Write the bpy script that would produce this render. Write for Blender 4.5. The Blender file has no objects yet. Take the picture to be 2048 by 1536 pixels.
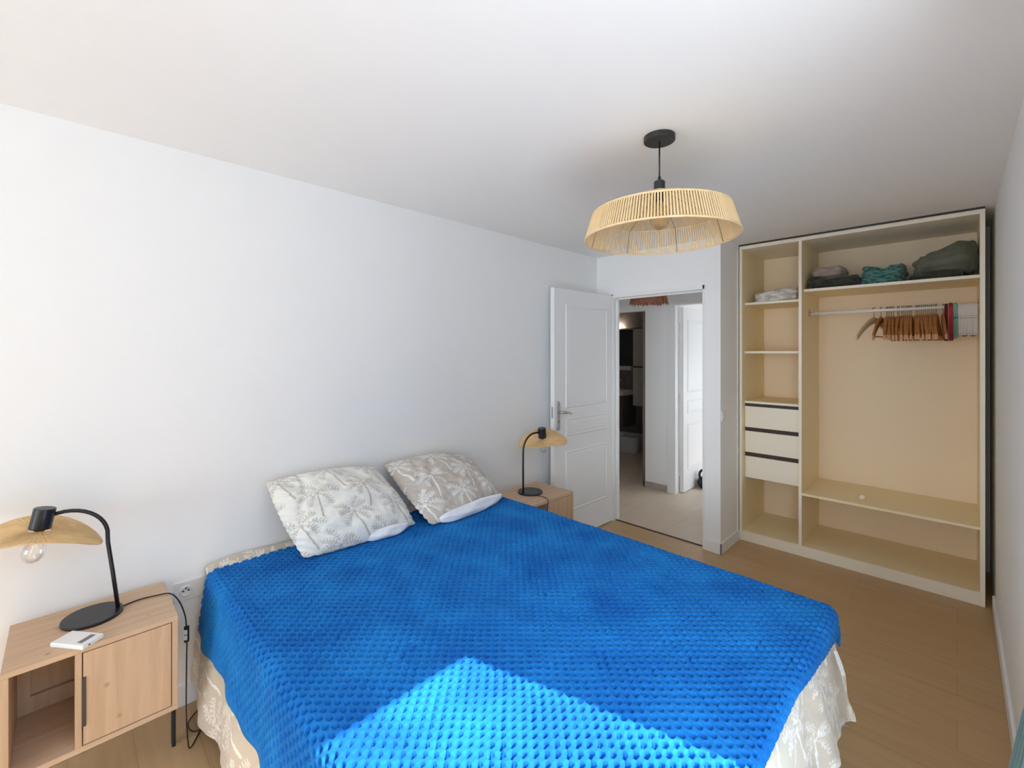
import bpy, math, random
import numpy as np
from mathutils import Vector, Matrix
from mathutils import noise as mnoise
random.seed(7); rng = np.random.default_rng(7)
PI = math.pi
SC = bpy.context.scene
COL = SC.collection

# ------------------------------------------------------------------ camera
# X runs along the headboard wall towards the door wall, Y towards the headboard wall
CAM_H = 1.56
cam = bpy.data.cameras.new('camera')
cam.sensor_fit = 'HORIZONTAL'; cam.sensor_width = 36.0
cam.lens = 36.0 * 890 / 2048
cam.shift_y = -(768 - 704) / 2048
cam.clip_start = 0.02
camo = bpy.data.objects.new('camera', cam); COL.objects.link(camo)
camo.location = (0, 0, CAM_H)
camo.rotation_euler = (PI / 2, 0, -PI / 4)
SC.camera = camo

# ------------------------------------------------------------------ world, sun, exposure
world = bpy.data.worlds.new('sky'); SC.world = world
world.use_nodes = True
wn = world.node_tree.nodes; wl = world.node_tree.links
bg = wn['Background']
tc = wn.new('ShaderNodeTexCoord'); sep = wn.new('ShaderNodeSeparateXYZ'); rmp = wn.new('ShaderNodeValToRGB')
wl.new(tc.outputs['Generated'], sep.inputs[0]); wl.new(sep.outputs['Z'], rmp.inputs[0])
rmp.color_ramp.elements[0].position = 0.0; rmp.color_ramp.elements[0].color = (0.86, 0.93, 1.0, 1)
rmp.color_ramp.elements[1].position = 0.8; rmp.color_ramp.elements[1].color = (0.52, 0.74, 1.0, 1)
wl.new(rmp.outputs[0], bg.inputs['Color'])
bg.inputs['Strength'].default_value = 5.9

sun = bpy.data.lights.new('sun', 'SUN'); sun.energy = 8.6; sun.angle = math.radians(0.6)
sun.color = (1.0, 0.98, 0.96)
suno = bpy.data.objects.new('sun', sun); COL.objects.link(suno)
sdir = Vector((-0.19, 0.635, -0.75)).normalized()
suno.rotation_euler = sdir.to_track_quat('-Z', 'Y').to_euler()
suno.location = (2, -6, 8)

def portal(name, loc, rot, sx, sy):
    l = bpy.data.lights.new(name, 'AREA'); l.shape = 'RECTANGLE'; l.size = sx; l.size_y = sy
    l.energy = 1.0
    try: l.cycles.is_portal = True
    except Exception: pass
    o = bpy.data.objects.new(name, l); COL.objects.link(o); o.location = loc; o.rotation_euler = rot
    return o
# portals only guide sampling of the sky through the window openings
portal('bedroom_window_portal', (0.465, -0.27, 1.1), (PI / 2, 0, 0), 1.63, 2.2)
portal('far_room_window_portal', (5.9, 0.88, 1.05), (PI / 2, 0, 0), 1.6, 0.7)
portal('added_left_window_portal', (-4.32, 1.0, 1.475), (0, -PI / 2, 0), 1.85, 2.1)  # opening of the added left window

vs = SC.view_settings
vs.view_transform = 'Standard'; vs.look = 'None'; vs.gamma = 1.0; vs.use_curve_mapping = False
vs.exposure = 0.48
try:
    SC.cycles.max_bounces = 12; SC.cycles.diffuse_bounces = 8; SC.cycles.use_denoising = True
    SC.cycles.caustics_reflective = False; SC.cycles.sample_clamp_indirect = 8
except Exception: pass

# ------------------------------------------------------------------ materials
def nodes_of(name):
    m = bpy.data.materials.new(name); m.use_nodes = True
    nt = m.node_tree
    return m, nt.nodes, nt.links, nt.nodes['Principled BSDF']

def setp(b, col=None, rough=None, metal=None, spec=None, trans=None, sheen=None):
    if col is not None: b.inputs['Base Color'].default_value = (*col, 1)
    if rough is not None: b.inputs['Roughness'].default_value = rough
    if metal is not None: b.inputs['Metallic'].default_value = metal
    if spec is not None: b.inputs['Specular IOR Level'].default_value = spec
    if trans is not None: b.inputs['Transmission Weight'].default_value = trans
    if sheen is not None:
        b.inputs['Sheen Weight'].default_value = sheen; b.inputs['Sheen Roughness'].default_value = 0.4

def plain(name, col, rough=0.6, metal=0, spec=0.5, var=0.04, scale=6, bump=0.0, bscale=200):
    """Paint / plastic / metal: base colour with faint procedural variation and optional fine bump."""
    m, n, l, b = nodes_of(name); setp(b, col, rough, metal, spec)
    t = n.new('ShaderNodeTexCoord'); no = n.new('ShaderNodeTexNoise'); no.inputs['Scale'].default_value = scale
    l.new(t.outputs['Object'], no.inputs['Vector'])
    mix = n.new('ShaderNodeMix'); mix.data_type = 'RGBA'
    mix.inputs[6].default_value = (*[c * (1 - var) for c in col], 1)
    mix.inputs[7].default_value = (*[min(1, c * (1 + var)) for c in col], 1)
    l.new(no.outputs['Fac'], mix.inputs[0]); l.new(mix.outputs[2], b.inputs['Base Color'])
    if bump:
        n2 = n.new('ShaderNodeTexNoise'); n2.inputs['Scale'].default_value = bscale
        l.new(t.outputs['Object'], n2.inputs['Vector'])
        bp = n.new('ShaderNodeBump'); bp.inputs['Strength'].default_value = bump; bp.inputs['Distance'].default_value = 0.002
        l.new(n2.outputs['Fac'], bp.inputs['Height']); l.new(bp.outputs[0], b.inputs['Normal'])
    return m

def wood(name, c1, c2, knot, axis='X', rough=0.55, scale=1.0, knots=True):
    m, n, l, b = nodes_of(name); setp(b, c1, rough)
    t = n.new('ShaderNodeTexCoord'); mp = n.new('ShaderNodeMapping')
    s = {'X': (1.5, 22, 22), 'Y': (22, 1.5, 22), 'Z': (22, 22, 1.5)}[axis]
    mp.inputs['Scale'].default_value = tuple(v * scale for v in s)
    l.new(t.outputs['Object'], mp.inputs['Vector'])
    no = n.new('ShaderNodeTexNoise'); no.inputs['Scale'].default_value = 1.6; no.inputs['Detail'].default_value = 6
    no.inputs['Distortion'].default_value = 0.8
    l.new(mp.outputs[0], no.inputs['Vector'])
    cr = n.new('ShaderNodeValToRGB')
    cr.color_ramp.elements[0].position = 0.3; cr.color_ramp.elements[0].color = (*c2, 1)
    cr.color_ramp.elements[1].position = 0.68; cr.color_ramp.elements[1].color = (*c1, 1)
    l.new(no.outputs['Fac'], cr.inputs[0])
    out = cr.outputs[0]
    if knots:
        vo = n.new('ShaderNodeTexVoronoi'); vo.inputs['Scale'].default_value = 9.0
        l.new(t.outputs['Object'], vo.inputs['Vector'])
        kr = n.new('ShaderNodeMapRange'); kr.inputs['From Min'].default_value = 0.02; kr.inputs['From Max'].default_value = 0.10
        kr.inputs['To Min'].default_value = 0.75; kr.inputs['To Max'].default_value = 0.0
        l.new(vo.outputs['Distance'], kr.inputs['Value'])
        mx = n.new('ShaderNodeMix'); mx.data_type = 'RGBA'; mx.inputs[7].default_value = (*knot, 1)
        l.new(kr.outputs[0], mx.inputs[0]); l.new(out, mx.inputs[6]); out = mx.outputs[2]
    l.new(out, b.inputs['Base Color'])
    bp = n.new('ShaderNodeBump'); bp.inputs['Strength'].default_value = 0.12; bp.inputs['Distance'].default_value = 0.001
    l.new(no.outputs['Fac'], bp.inputs['Height']); l.new(bp.outputs[0], b.inputs['Normal'])
    return m

def plank_floor(name, c1, c2, gap, w=0.19, length=1.3, rough=0.38, ang=0.0):
    m, n, l, b = nodes_of(name); setp(b, c1, rough)
    t = n.new('ShaderNodeTexCoord'); mp = n.new('ShaderNodeMapping'); mp.inputs['Rotation'].default_value = (0, 0, ang)
    l.new(t.outputs['Object'], mp.inputs['Vector'])
    br = n.new('ShaderNodeTexBrick'); br.inputs['Scale'].default_value = 1.0
    br.inputs['Brick Width'].default_value = length; br.inputs['Row Height'].default_value = w
    br.inputs['Mortar Size'].default_value = 0.0015; br.inputs['Mortar Smooth'].default_value = 0.2
    br.inputs['Color1'].default_value = (0, 0, 0, 1); br.inputs['Color2'].default_value = (1, 1, 1, 1)
    br.inputs['Mortar'].default_value = (0.5, 0.5, 0.5, 1); br.offset = 0.37
    l.new(mp.outputs[0], br.inputs['Vector'])
    mp2 = n.new('ShaderNodeMapping'); mp2.inputs['Scale'].default_value = (1.2, 16, 1) if ang == 0 else (16, 1.2, 1)
    mp2.vector_type = 'POINT'
    l.new(t.outputs['Object'], mp2.inputs['Vector'])
    no = n.new('ShaderNodeTexNoise'); no.inputs['Scale'].default_value = 2.0; no.inputs['Detail'].default_value = 5
    no.inputs['Distortion'].default_value = 0.5
    l.new(mp2.outputs[0], no.inputs['Vector'])
    ad = n.new('ShaderNodeMath'); ad.operation = 'MULTIPLY_ADD'; ad.inputs[1].default_value = 0.28
    l.new(br.outputs['Color'], ad.inputs[0]); l.new(no.outputs['Fac'], ad.inputs[2])
    cr = n.new('ShaderNodeValToRGB')
    cr.color_ramp.elements[0].position = 0.35; cr.color_ramp.elements[0].color = (*c2, 1)
    cr.color_ramp.elements[1].position = 0.95; cr.color_ramp.elements[1].color = (*c1, 1)
    l.new(ad.outputs[0], cr.inputs[0])
    mx = n.new('ShaderNodeMix'); mx.data_type = 'RGBA'; mx.inputs[7].default_value = (*gap, 1)
    l.new(br.outputs['Fac'], mx.inputs[0]); l.new(cr.outputs[0], mx.inputs[6])
    l.new(mx.outputs[2], b.inputs['Base Color'])
    bp = n.new('ShaderNodeBump'); bp.inputs['Strength'].default_value = 0.08; bp.inputs['Distance'].default_value = 0.001
    l.new(no.outputs['Fac'], bp.inputs['Height']); l.new(bp.outputs[0], b.inputs['Normal'])
    return m

def attr_cloth(name, base, ink, rough=0.85, sheen=0.2, attr='pattern', weave=0.15):
    """Printed cloth: the print is stored per vertex in the attribute `pattern`."""
    m, n, l, b = nodes_of(name); setp(b, base, rough, sheen=sheen, spec=0.2)
    a = n.new('ShaderNodeAttribute'); a.attribute_name = attr
    mx = n.new('ShaderNodeMix'); mx.data_type = 'RGBA'
    mx.inputs[6].default_value = (*base, 1); mx.inputs[7].default_value = (*ink, 1)
    l.new(a.outputs['Fac'], mx.inputs[0]); l.new(mx.outputs[2], b.inputs['Base Color'])
    t = n.new('ShaderNodeTexCoord'); no = n.new('ShaderNodeTexNoise'); no.inputs['Scale'].default_value = 60
    no.inputs['Detail'].default_value = 4
    l.new(t.outputs['Object'], no.inputs['Vector'])
    bp = n.new('ShaderNodeBump'); bp.inputs['Strength'].default_value = weave; bp.inputs['Distance'].default_value = 0.004
    l.new(no.outputs['Fac'], bp.inputs['Height']); l.new(bp.outputs[0], b.inputs['Normal'])
    return m

def cloth(name, c1, c2=None, scale=30, rough=0.9, sheen=0.3, stretch=(1, 1, 1)):
    c2 = c2 or tuple(c * 0.85 for c in c1)
    m, n, l, b = nodes_of(name); setp(b, c1, rough, sheen=sheen, spec=0.15)
    t = n.new('ShaderNodeTexCoord'); mp = n.new('ShaderNodeMapping'); mp.inputs['Scale'].default_value = stretch
    no = n.new('ShaderNodeTexNoise'); no.inputs['Scale'].default_value = scale; no.inputs['Detail'].default_value = 4
    l.new(t.outputs['Object'], mp.inputs[0]); l.new(mp.outputs[0], no.inputs['Vector'])
    cr = n.new('ShaderNodeValToRGB')
    cr.color_ramp.elements[0].position = 0.42; cr.color_ramp.elements[0].color = (*c2, 1)
    cr.color_ramp.elements[1].position = 0.58; cr.color_ramp.elements[1].color = (*c1, 1)
    l.new(no.outputs['Fac'], cr.inputs[0]); l.new(cr.outputs[0], b.inputs['Base Color'])
    bp = n.new('ShaderNodeBump'); bp.inputs['Strength'].default_value = 0.25; bp.inputs['Distance'].default_value = 0.006
    l.new(no.outputs['Fac'], bp.inputs['Height']); l.new(bp.outputs[0], b.inputs['Normal'])
    return m

def stripes(name, base, bands, axis='Z', rough=0.9):
    """Cloth with woven stripes: bands = [(lo, hi, colour), ...] along an object axis."""
    m, n, l, b = nodes_of(name); setp(b, base, rough, sheen=0.2, spec=0.2)
    t = n.new('ShaderNodeTexCoord'); sp = n.new('ShaderNodeSeparateXYZ'); l.new(t.outputs['Object'], sp.inputs[0])
    cur = None
    for lo, hi, c in bands:
        a = n.new('ShaderNodeMath'); a.operation = 'GREATER_THAN'; a.inputs[1].default_value = lo
        d = n.new('ShaderNodeMath'); d.operation = 'LESS_THAN'; d.inputs[1].default_value = hi
        l.new(sp.outputs[axis], a.inputs[0]); l.new(sp.outputs[axis], d.inputs[0])
        mu = n.new('ShaderNodeMath'); mu.operation = 'MULTIPLY'; l.new(a.outputs[0], mu.inputs[0]); l.new(d.outputs[0], mu.inputs[1])
        mx = n.new('ShaderNodeMix'); mx.data_type = 'RGBA'; mx.inputs[7].default_value = (*c, 1)
        if cur is None: mx.inputs[6].default_value = (*base, 1)
        else: l.new(cur, mx.inputs[6])
        l.new(mu.outputs[0], mx.inputs[0]); cur = mx.outputs[2]
    l.new(cur, b.inputs['Base Color'])
    return m

def glass(name, col=(1, 1, 1), rough=0.0):
    m, n, l, b = nodes_of(name); setp(b, col, rough, trans=1.0); b.inputs['IOR'].default_value = 1.3
    # thin blown glass: mostly see-through with a bright rim
    tr = n.new('ShaderNodeBsdfTransparent'); tr.inputs[0].default_value = (*col, 1)
    gl = n.new('ShaderNodeBsdfGlossy'); gl.inputs['Roughness'].default_value = 0.03
    fr = n.new('ShaderNodeLayerWeight'); fr.inputs[0].default_value = 0.35
    mx = n.new('ShaderNodeMixShader'); l.new(fr.outputs['Facing'], mx.inputs[0])
    l.new(tr.outputs[0], mx.inputs[1]); l.new(gl.outputs[0], mx.inputs[2])
    l.new(mx.outputs[0], n['Material Output'].inputs[0])
    return m

def emit(name, col, s):
    m, n, l, b = nodes_of(name); setp(b, col, 0.4)
    b.inputs['Emission Color'].default_value = (*col, 1); b.inputs['Emission Strength'].default_value = s
    return m

M = {}
M['wall'] = plain('wall_paint', (0.90, 0.90, 0.893), 0.9, spec=0.2, var=0.01, bump=0.05, bscale=120)
M['ceil'] = plain('ceiling_paint', (0.92, 0.915, 0.90), 0.95, spec=0.2, var=0.008)
M['trim'] = plain('trim_paint', (0.86, 0.86, 0.86), 0.45, var=0.01)
M['door'] = plain('door_paint', (0.85, 0.86, 0.87), 0.5, var=0.01)
M['floor'] = plank_floor('bedroom_laminate', (0.56, 0.37, 0.19), (0.47, 0.305, 0.15), (0.40, 0.26, 0.13), rough=0.4, ang=PI / 2)
M['hallfloor'] = plank_floor('hall_tile_floor', (0.74, 0.60, 0.46), (0.65, 0.52, 0.39), (0.52, 0.41, 0.31), w=0.45, length=0.45, rough=0.4)
M['halltile'] = plain('hall_plinth_tile', (0.42, 0.36, 0.32), 0.4, var=0.08)
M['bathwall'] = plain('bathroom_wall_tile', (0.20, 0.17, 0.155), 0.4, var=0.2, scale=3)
M['lam'] = plain('cream_laminate', (0.90, 0.77, 0.50), 0.5, var=0.03, scale=2)
M['lamback'] = plain('beige_back_board', (0.92, 0.77, 0.56), 0.6, var=0.03, scale=1.5)
M['lamwhite'] = plain('ivory_laminate', (0.92, 0.85, 0.70), 0.45, var=0.02)
M['track'] = plain('dark_track', (0.03, 0.025, 0.02), 0.5)
M['gap'] = plain('dark_brown_strip', (0.045, 0.03, 0.022), 0.6)  # door threshold, and the painted shade between the drawers
M['rod'] = plain('white_rod', (0.82, 0.80, 0.76), 0.3)
M['oak'] = wood('pale_oak', (0.60, 0.415, 0.27), (0.50, 0.33, 0.20), (0.27, 0.15, 0.08), 'Z')
M['oaktop'] = wood('pale_oak_top', (0.60, 0.42, 0.28), (0.50, 0.335, 0.21), (0.30, 0.17, 0.09), 'X')
M['black'] = plain('black_lacquer', (0.012, 0.012, 0.014), 0.32, var=0.1)
M['blackm'] = plain('matt_black', (0.02, 0.02, 0.022), 0.5, var=0.1)
M['rattan'] = plain('woven_raffia', (0.68, 0.46, 0.22), 0.7, var=0.25, scale=25)
M['raffia'] = wood('pendant_raffia', (0.83, 0.63, 0.36), (0.74, 0.53, 0.28), (0.3, 0.2, 0.1), 'Z', knots=False)
M['glass'] = glass('clear_bulb_glass')
M['amber'] = glass('amber_bulb_glass', (1.0, 0.90, 0.70))
M['filament'] = plain('bulb_filament', (0.9, 0.75, 0.5), 0.3, 0.6)
M['brass'] = plain('brass', (0.55, 0.40, 0.18), 0.3, 1.0)
M['chrome'] = plain('brushed_steel', (0.60, 0.60, 0.61), 0.28, 1.0)
M['plastic'] = plain('white_plastic', (0.80, 0.80, 0.79), 0.35, var=0.01)
M['screen'] = plain('grey_display', (0.16, 0.16, 0.19), 0.2)
M['darkhole'] = plain('socket_hole', (0.02, 0.02, 0.02), 0.6)
M['matt'] = cloth('mattress_ticking', (0.75, 0.74, 0.72))
M['sheet'] = attr_cloth('palm_print_sheet', (0.56, 0.49, 0.395), (0.82, 0.79, 0.73))
M['pil1'] = attr_cloth('palm_print_white', (0.80, 0.79, 0.74), (0.50, 0.47, 0.41))
M['pil2'] = attr_cloth('palm_print_beige', (0.55, 0.49, 0.43), (0.84, 0.83, 0.80))
M['white'] = cloth('white_cotton', (0.86, 0.87, 0.90), (0.82, 0.83, 0.87))
M['hangwood'] = wood('orange_hanger_wood', (0.46, 0.19, 0.055), (0.34, 0.125, 0.035), (0.2, 0.1, 0.05), 'X', rough=0.4, knots=False)
M['hangpale'] = wood('pale_hanger_wood', (0.62, 0.47, 0.30), (0.55, 0.40, 0.25), (0.2, 0.1, 0.05), 'X', rough=0.4, knots=False)
M['darkgreen'] = cloth('dark_green_cloth', (0.060, 0.066, 0.048), (0.04, 0.042, 0.032))
M['greygreen'] = cloth('grey_green_cloth', (0.150, 0.155, 0.115), (0.125, 0.13, 0.098), scale=12)
M['pinkgrey'] = cloth('pinkish_grey_cloth', (0.42, 0.33, 0.29), (0.30, 0.235, 0.215), scale=18, stretch=(1, 1, 5))
M['tealprint'] = cloth('teal_printed_cloth', (0.12, 0.27, 0.25), (0.035, 0.10, 0.09), scale=30, stretch=(1, 1, 3))
M['whitegrey'] = cloth('white_and_grey_cloth', (0.76, 0.73, 0.68), (0.50, 0.46, 0.42), scale=16, stretch=(1, 1, 3))
M['red'] = cloth('crimson_cloth', (0.42, 0.04, 0.06), (0.25, 0.025, 0.035), scale=10)
M['darkred'] = cloth('maroon_cloth', (0.12, 0.018, 0.018))
M['teacloth'] = stripes('white_striped_cloth', (0.66, 0.61, 0.58), [(-0.205, -0.195, (0.22, 0.19, 0.18)), (-0.185, -0.182, (0.35, 0.32, 0.32)), (-0.085, -0.079, (0.42, 0.40, 0.42)), (-0.070, -0.066, (0.42, 0.40, 0.42))])
M['tealcloth'] = stripes('teal_edged_cloth', (0.20, 0.42, 0.33), [(-0.085, -0.070, (0.06, 0.2, 0.2))])
M['curtain'] = cloth('teal_curtain', (0.10, 0.17, 0.165), (0.085, 0.15, 0.15), scale=6)
M['terrace'] = plain('pale_bounce_terrace', (0.50, 0.49, 0.475), 0.7, var=0.05)
M['skyblock'] = plain('grey_sky_blocker', (0.22, 0.21, 0.20), 0.9, var=0.05)  # surface of the added block outside
M['featherlamp'] = wood('coconut_chip', (0.42, 0.17, 0.09), (0.28, 0.10, 0.05), (0.2, 0.1, 0.05), 'Z', knots=False)
M['mirror'] = plain('dim_mirror', (0.10, 0.12, 0.125), 0.12, 0.6)
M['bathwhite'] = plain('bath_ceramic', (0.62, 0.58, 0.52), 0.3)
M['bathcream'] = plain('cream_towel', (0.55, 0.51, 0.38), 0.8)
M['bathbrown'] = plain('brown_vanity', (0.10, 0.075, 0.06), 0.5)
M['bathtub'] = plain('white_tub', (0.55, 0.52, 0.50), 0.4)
M['wire'] = plain('brown_wire', (0.22, 0.14, 0.08), 0.5)
M['hookm'] = plain('dull_hook_steel', (0.30, 0.22, 0.20), 0.4, 0.8)
M['iron'] = plain('black_cast_iron', (0.010, 0.010, 0.012), 0.45)
M['glow'] = emit('lit_lamp', (1.0, 0.88, 0.70), 55.0)

def blanket_material():
    m, n, l, b = nodes_of('blue_pebble_plush'); setp(b, (0.0, 0.16, 0.5), 0.8, spec=0.15)
    b.inputs['Sheen Weight'].default_value = 0.10; b.inputs['Sheen Roughness'].default_value = 0.35
    b.inputs['Sheen Tint'].default_value = (0.35, 0.75, 1.0, 1)
    t = n.new('ShaderNodeTexCoord'); no = n.new('ShaderNodeTexNoise'); no.inputs['Scale'].default_value = 5
    no.inputs['Detail'].default_value = 5
    l.new(t.outputs['Object'], no.inputs['Vector'])
    cr = n.new('ShaderNodeValToRGB')
    cr.color_ramp.elements[0].position = 0.35; cr.color_ramp.elements[0].color = (0.006, 0.115, 0.40, 1)
    cr.color_ramp.elements[1].position = 0.65; cr.color_ramp.elements[1].color = (0.011, 0.185, 0.52, 1)
    l.new(no.outputs['Fac'], cr.inputs[0]); l.new(cr.outputs[0], b.inputs['Base Color'])
    n2 = n.new('ShaderNodeTexNoise'); n2.inputs['Scale'].default_value = 260; n2.inputs['Detail'].default_value = 3
    l.new(t.outputs['Object'], n2.inputs['Vector'])
    bp = n.new('ShaderNodeBump'); bp.inputs['Strength'].default_value = 0.35; bp.inputs['Distance'].default_value = 0.002
    l.new(n2.outputs['Fac'], bp.inputs['Height']); l.new(bp.outputs[0], b.inputs['Normal'])
    return m
M['blanket'] = blanket_material()

# ------------------------------------------------------------------ mesh helpers
class MB:
    def __init__(s): s.v = []; s.f = []; s.mi = []
    def add(s, v, f, mi=0):
        k = len(s.v); s.v += [tuple(p) for p in v]; s.f += [tuple(i + k for i in q) for q in f]; s.mi += [mi] * len(f); return s
    def box(s, x0, x1, y0, y1, z0, z1, mi=0):
        v = [(x0, y0, z0), (x1, y0, z0), (x1, y1, z0), (x0, y1, z0), (x0, y0, z1), (x1, y0, z1), (x1, y1, z1), (x0, y1, z1)]
        return s.add(v, [(0, 3, 2, 1), (4, 5, 6, 7), (0, 1, 5, 4), (1, 2, 6, 5), (2, 3, 7, 6), (3, 0, 4, 7)], mi)
    def tube(s, pts, r, n=10, mi=0, closed=False, cap=True):
        pts = [Vector(p) for p in pts]; N = len(pts)
        rr = r if isinstance(r, (list, tuple)) else [r] * N
        V = []; prev = None
        for i, p in enumerate(pts):
            a = pts[(i - 1) % N] if (closed or i > 0) else p
            b = pts[(i + 1) % N] if (closed or i < N - 1) else p
            t = (b - a).normalized()
            if prev is None:
                q = Vector((0, 0, 1)) if abs(t.z) < 0.9 else Vector((1, 0, 0))
                u = t.cross(q).normalized()
            else:
                u = (prev - t * prev.dot(t)).normalized()
            prev = u; w = t.cross(u)
            for k in range(n):
                a2 = 2 * PI * k / n
                V.append(p + (u * math.cos(a2) + w * math.sin(a2)) * rr[i])
        F = []
        for i in range(N if closed else N - 1):
            for k in range(n):
                j = (i + 1) % N
                F.append((i * n + k, i * n + (k + 1) % n, j * n + (k + 1) % n, j * n + k))
        if cap and not closed:
            F.append(tuple(range(n - 1, -1, -1))); F.append(tuple((N - 1) * n + k for k in range(n)))
        return s.add(V, F, mi)
    def lathe(s, prof, c=(0, 0, 0), n=48, mi=0, close=False):
        V = []; F = []
        for (r, z) in prof:
            for k in range(n):
                a = 2 * PI * k / n; V.append((c[0] + r * math.cos(a), c[1] + r * math.sin(a), c[2] + z))
        P = len(prof)
        for i in range(P if close else P - 1):
            j = (i + 1) % P
            for k in range(n):
                F.append((i * n + k, i * n + (k + 1) % n, j * n + (k + 1) % n, j * n + k))
        return s.add(V, F, mi)
    def build(s, name, mat, parent=None, smooth=False, bevel=0.0, mats=None, solid=0.0, loc=None, weld=False):
        me = bpy.data.meshes.new(name); me.from_pydata(s.v, [], s.f)
        for m in (mats or [mat]): me.materials.append(m)
        if mats: me.polygons.foreach_set('material_index', s.mi)
        me.validate(); me.update()
        if smooth: me.polygons.foreach_set('use_smooth', [True] * len(me.polygons))
        o = bpy.data.objects.new(name, me); COL.objects.link(o)
        if parent: o.parent = parent
        if loc: o.location = loc
        if weld:
            md = o.modifiers.new('weld', 'WELD'); md.merge_threshold = 1e-5
        if solid:
            md = o.modifiers.new('solid', 'SOLIDIFY'); md.thickness = solid; md.offset = 0
        if bevel:
            md = o.modifiers.new('bevel', 'BEVEL'); md.width = bevel; md.segments = 2; md.limit_method = 'ANGLE'; md.angle_limit = 0.6
        return o

def grid_obj(name, P, mat, parent=None, pattern=None, mats=None, mi=None, loc=None, closed=False, solid=0.0):
    """P: (nu, nv, 3) numpy grid of points -> one smooth mesh; pattern: (nu, nv) float attribute."""
    nu, nv = P.shape[:2]
    idx = np.arange(nu * nv).reshape(nu, nv)
    q = np.stack([idx[:-1, :-1], idx[1:, :-1], idx[1:, 1:], idx[:-1, 1:]], -1).reshape(-1, 4)
    me = bpy.data.meshes.new(name)
    me.vertices.add(nu * nv); me.vertices.foreach_set('co', P.reshape(-1).astype(np.float32))
    me.loops.add(q.size); me.loops.foreach_set('vertex_index', q.reshape(-1).astype(np.int32))
    me.polygons.add(len(q)); me.polygons.foreach_set('loop_start', (np.arange(len(q)) * 4).astype(np.int32))
    me.polygons.foreach_set('use_smooth', np.ones(len(q), bool))
    me.update(calc_edges=True)
    for m in (mats or [mat]): me.materials.append(m)
    if mi is not None: me.polygons.foreach_set('material_index', mi.reshape(-1).astype(np.int32))
    if pattern is not None:
        a = me.attributes.new('pattern', 'FLOAT', 'POINT'); a.data.foreach_set('value', pattern.reshape(-1).astype(np.float32))
    o = bpy.data.objects.new(name, me); COL.objects.link(o)
    if parent: o.parent = parent
    if loc: o.location = loc
    if solid:
        md = o.modifiers.new('solid', 'SOLIDIFY'); md.thickness = solid; md.offset = -1
    return o

def tag(o, label, cat, group=None):
    o['label'] = label; o['category'] = cat
    if group: o['group'] = group
    return o
def struct(o): o['kind'] = 'structure'; return o
def thing(name, label, cat, loc=(0, 0, 0), rz=0.0, group=None):
    o = bpy.data.objects.new(name, None); COL.objects.link(o); o.empty_display_size = 0.1
    o.location = loc; o.rotation_euler = (0, 0, rz); return tag(o, label, cat, group)
def copy_tree(o, parent=None):
    c = o.copy(); COL.objects.link(c)
    if parent: c.parent = parent; c.matrix_parent_inverse = o.matrix_parent_inverse
    for ch in list(o.children): copy_tree(ch, c)
    return c

def fbm(X, Y, seed=0, scale=1.0, oct=3):
    """cheap smooth numpy value noise, range about -1..1"""
    r = np.random.default_rng(seed); out = np.zeros_like(X, dtype=float); amp = 1.0; tot = 0
    for o in range(oct):
        T = r.random((64, 64)) * 2 - 1
        x = X * scale * 2 ** o + 17.3 * o + 500; y = Y * scale * 2 ** o + 9.1 * o + 500
        xi = np.floor(x).astype(int); yi = np.floor(y).astype(int); fx = x - xi; fy = y - yi
        fx = fx * fx * (3 - 2 * fx); fy = fy * fy * (3 - 2 * fy)
        a = T[xi % 64, yi % 64]; b = T[(xi + 1) % 64, yi % 64]; c = T[xi % 64, (yi + 1) % 64]; d = T[(xi + 1) % 64, (yi + 1) % 64]
        out += amp * ((a * (1 - fx) + b * fx) * (1 - fy) + (c * (1 - fx) + d * fx) * fy); tot += amp; amp *= 0.5
    return out / tot

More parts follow.
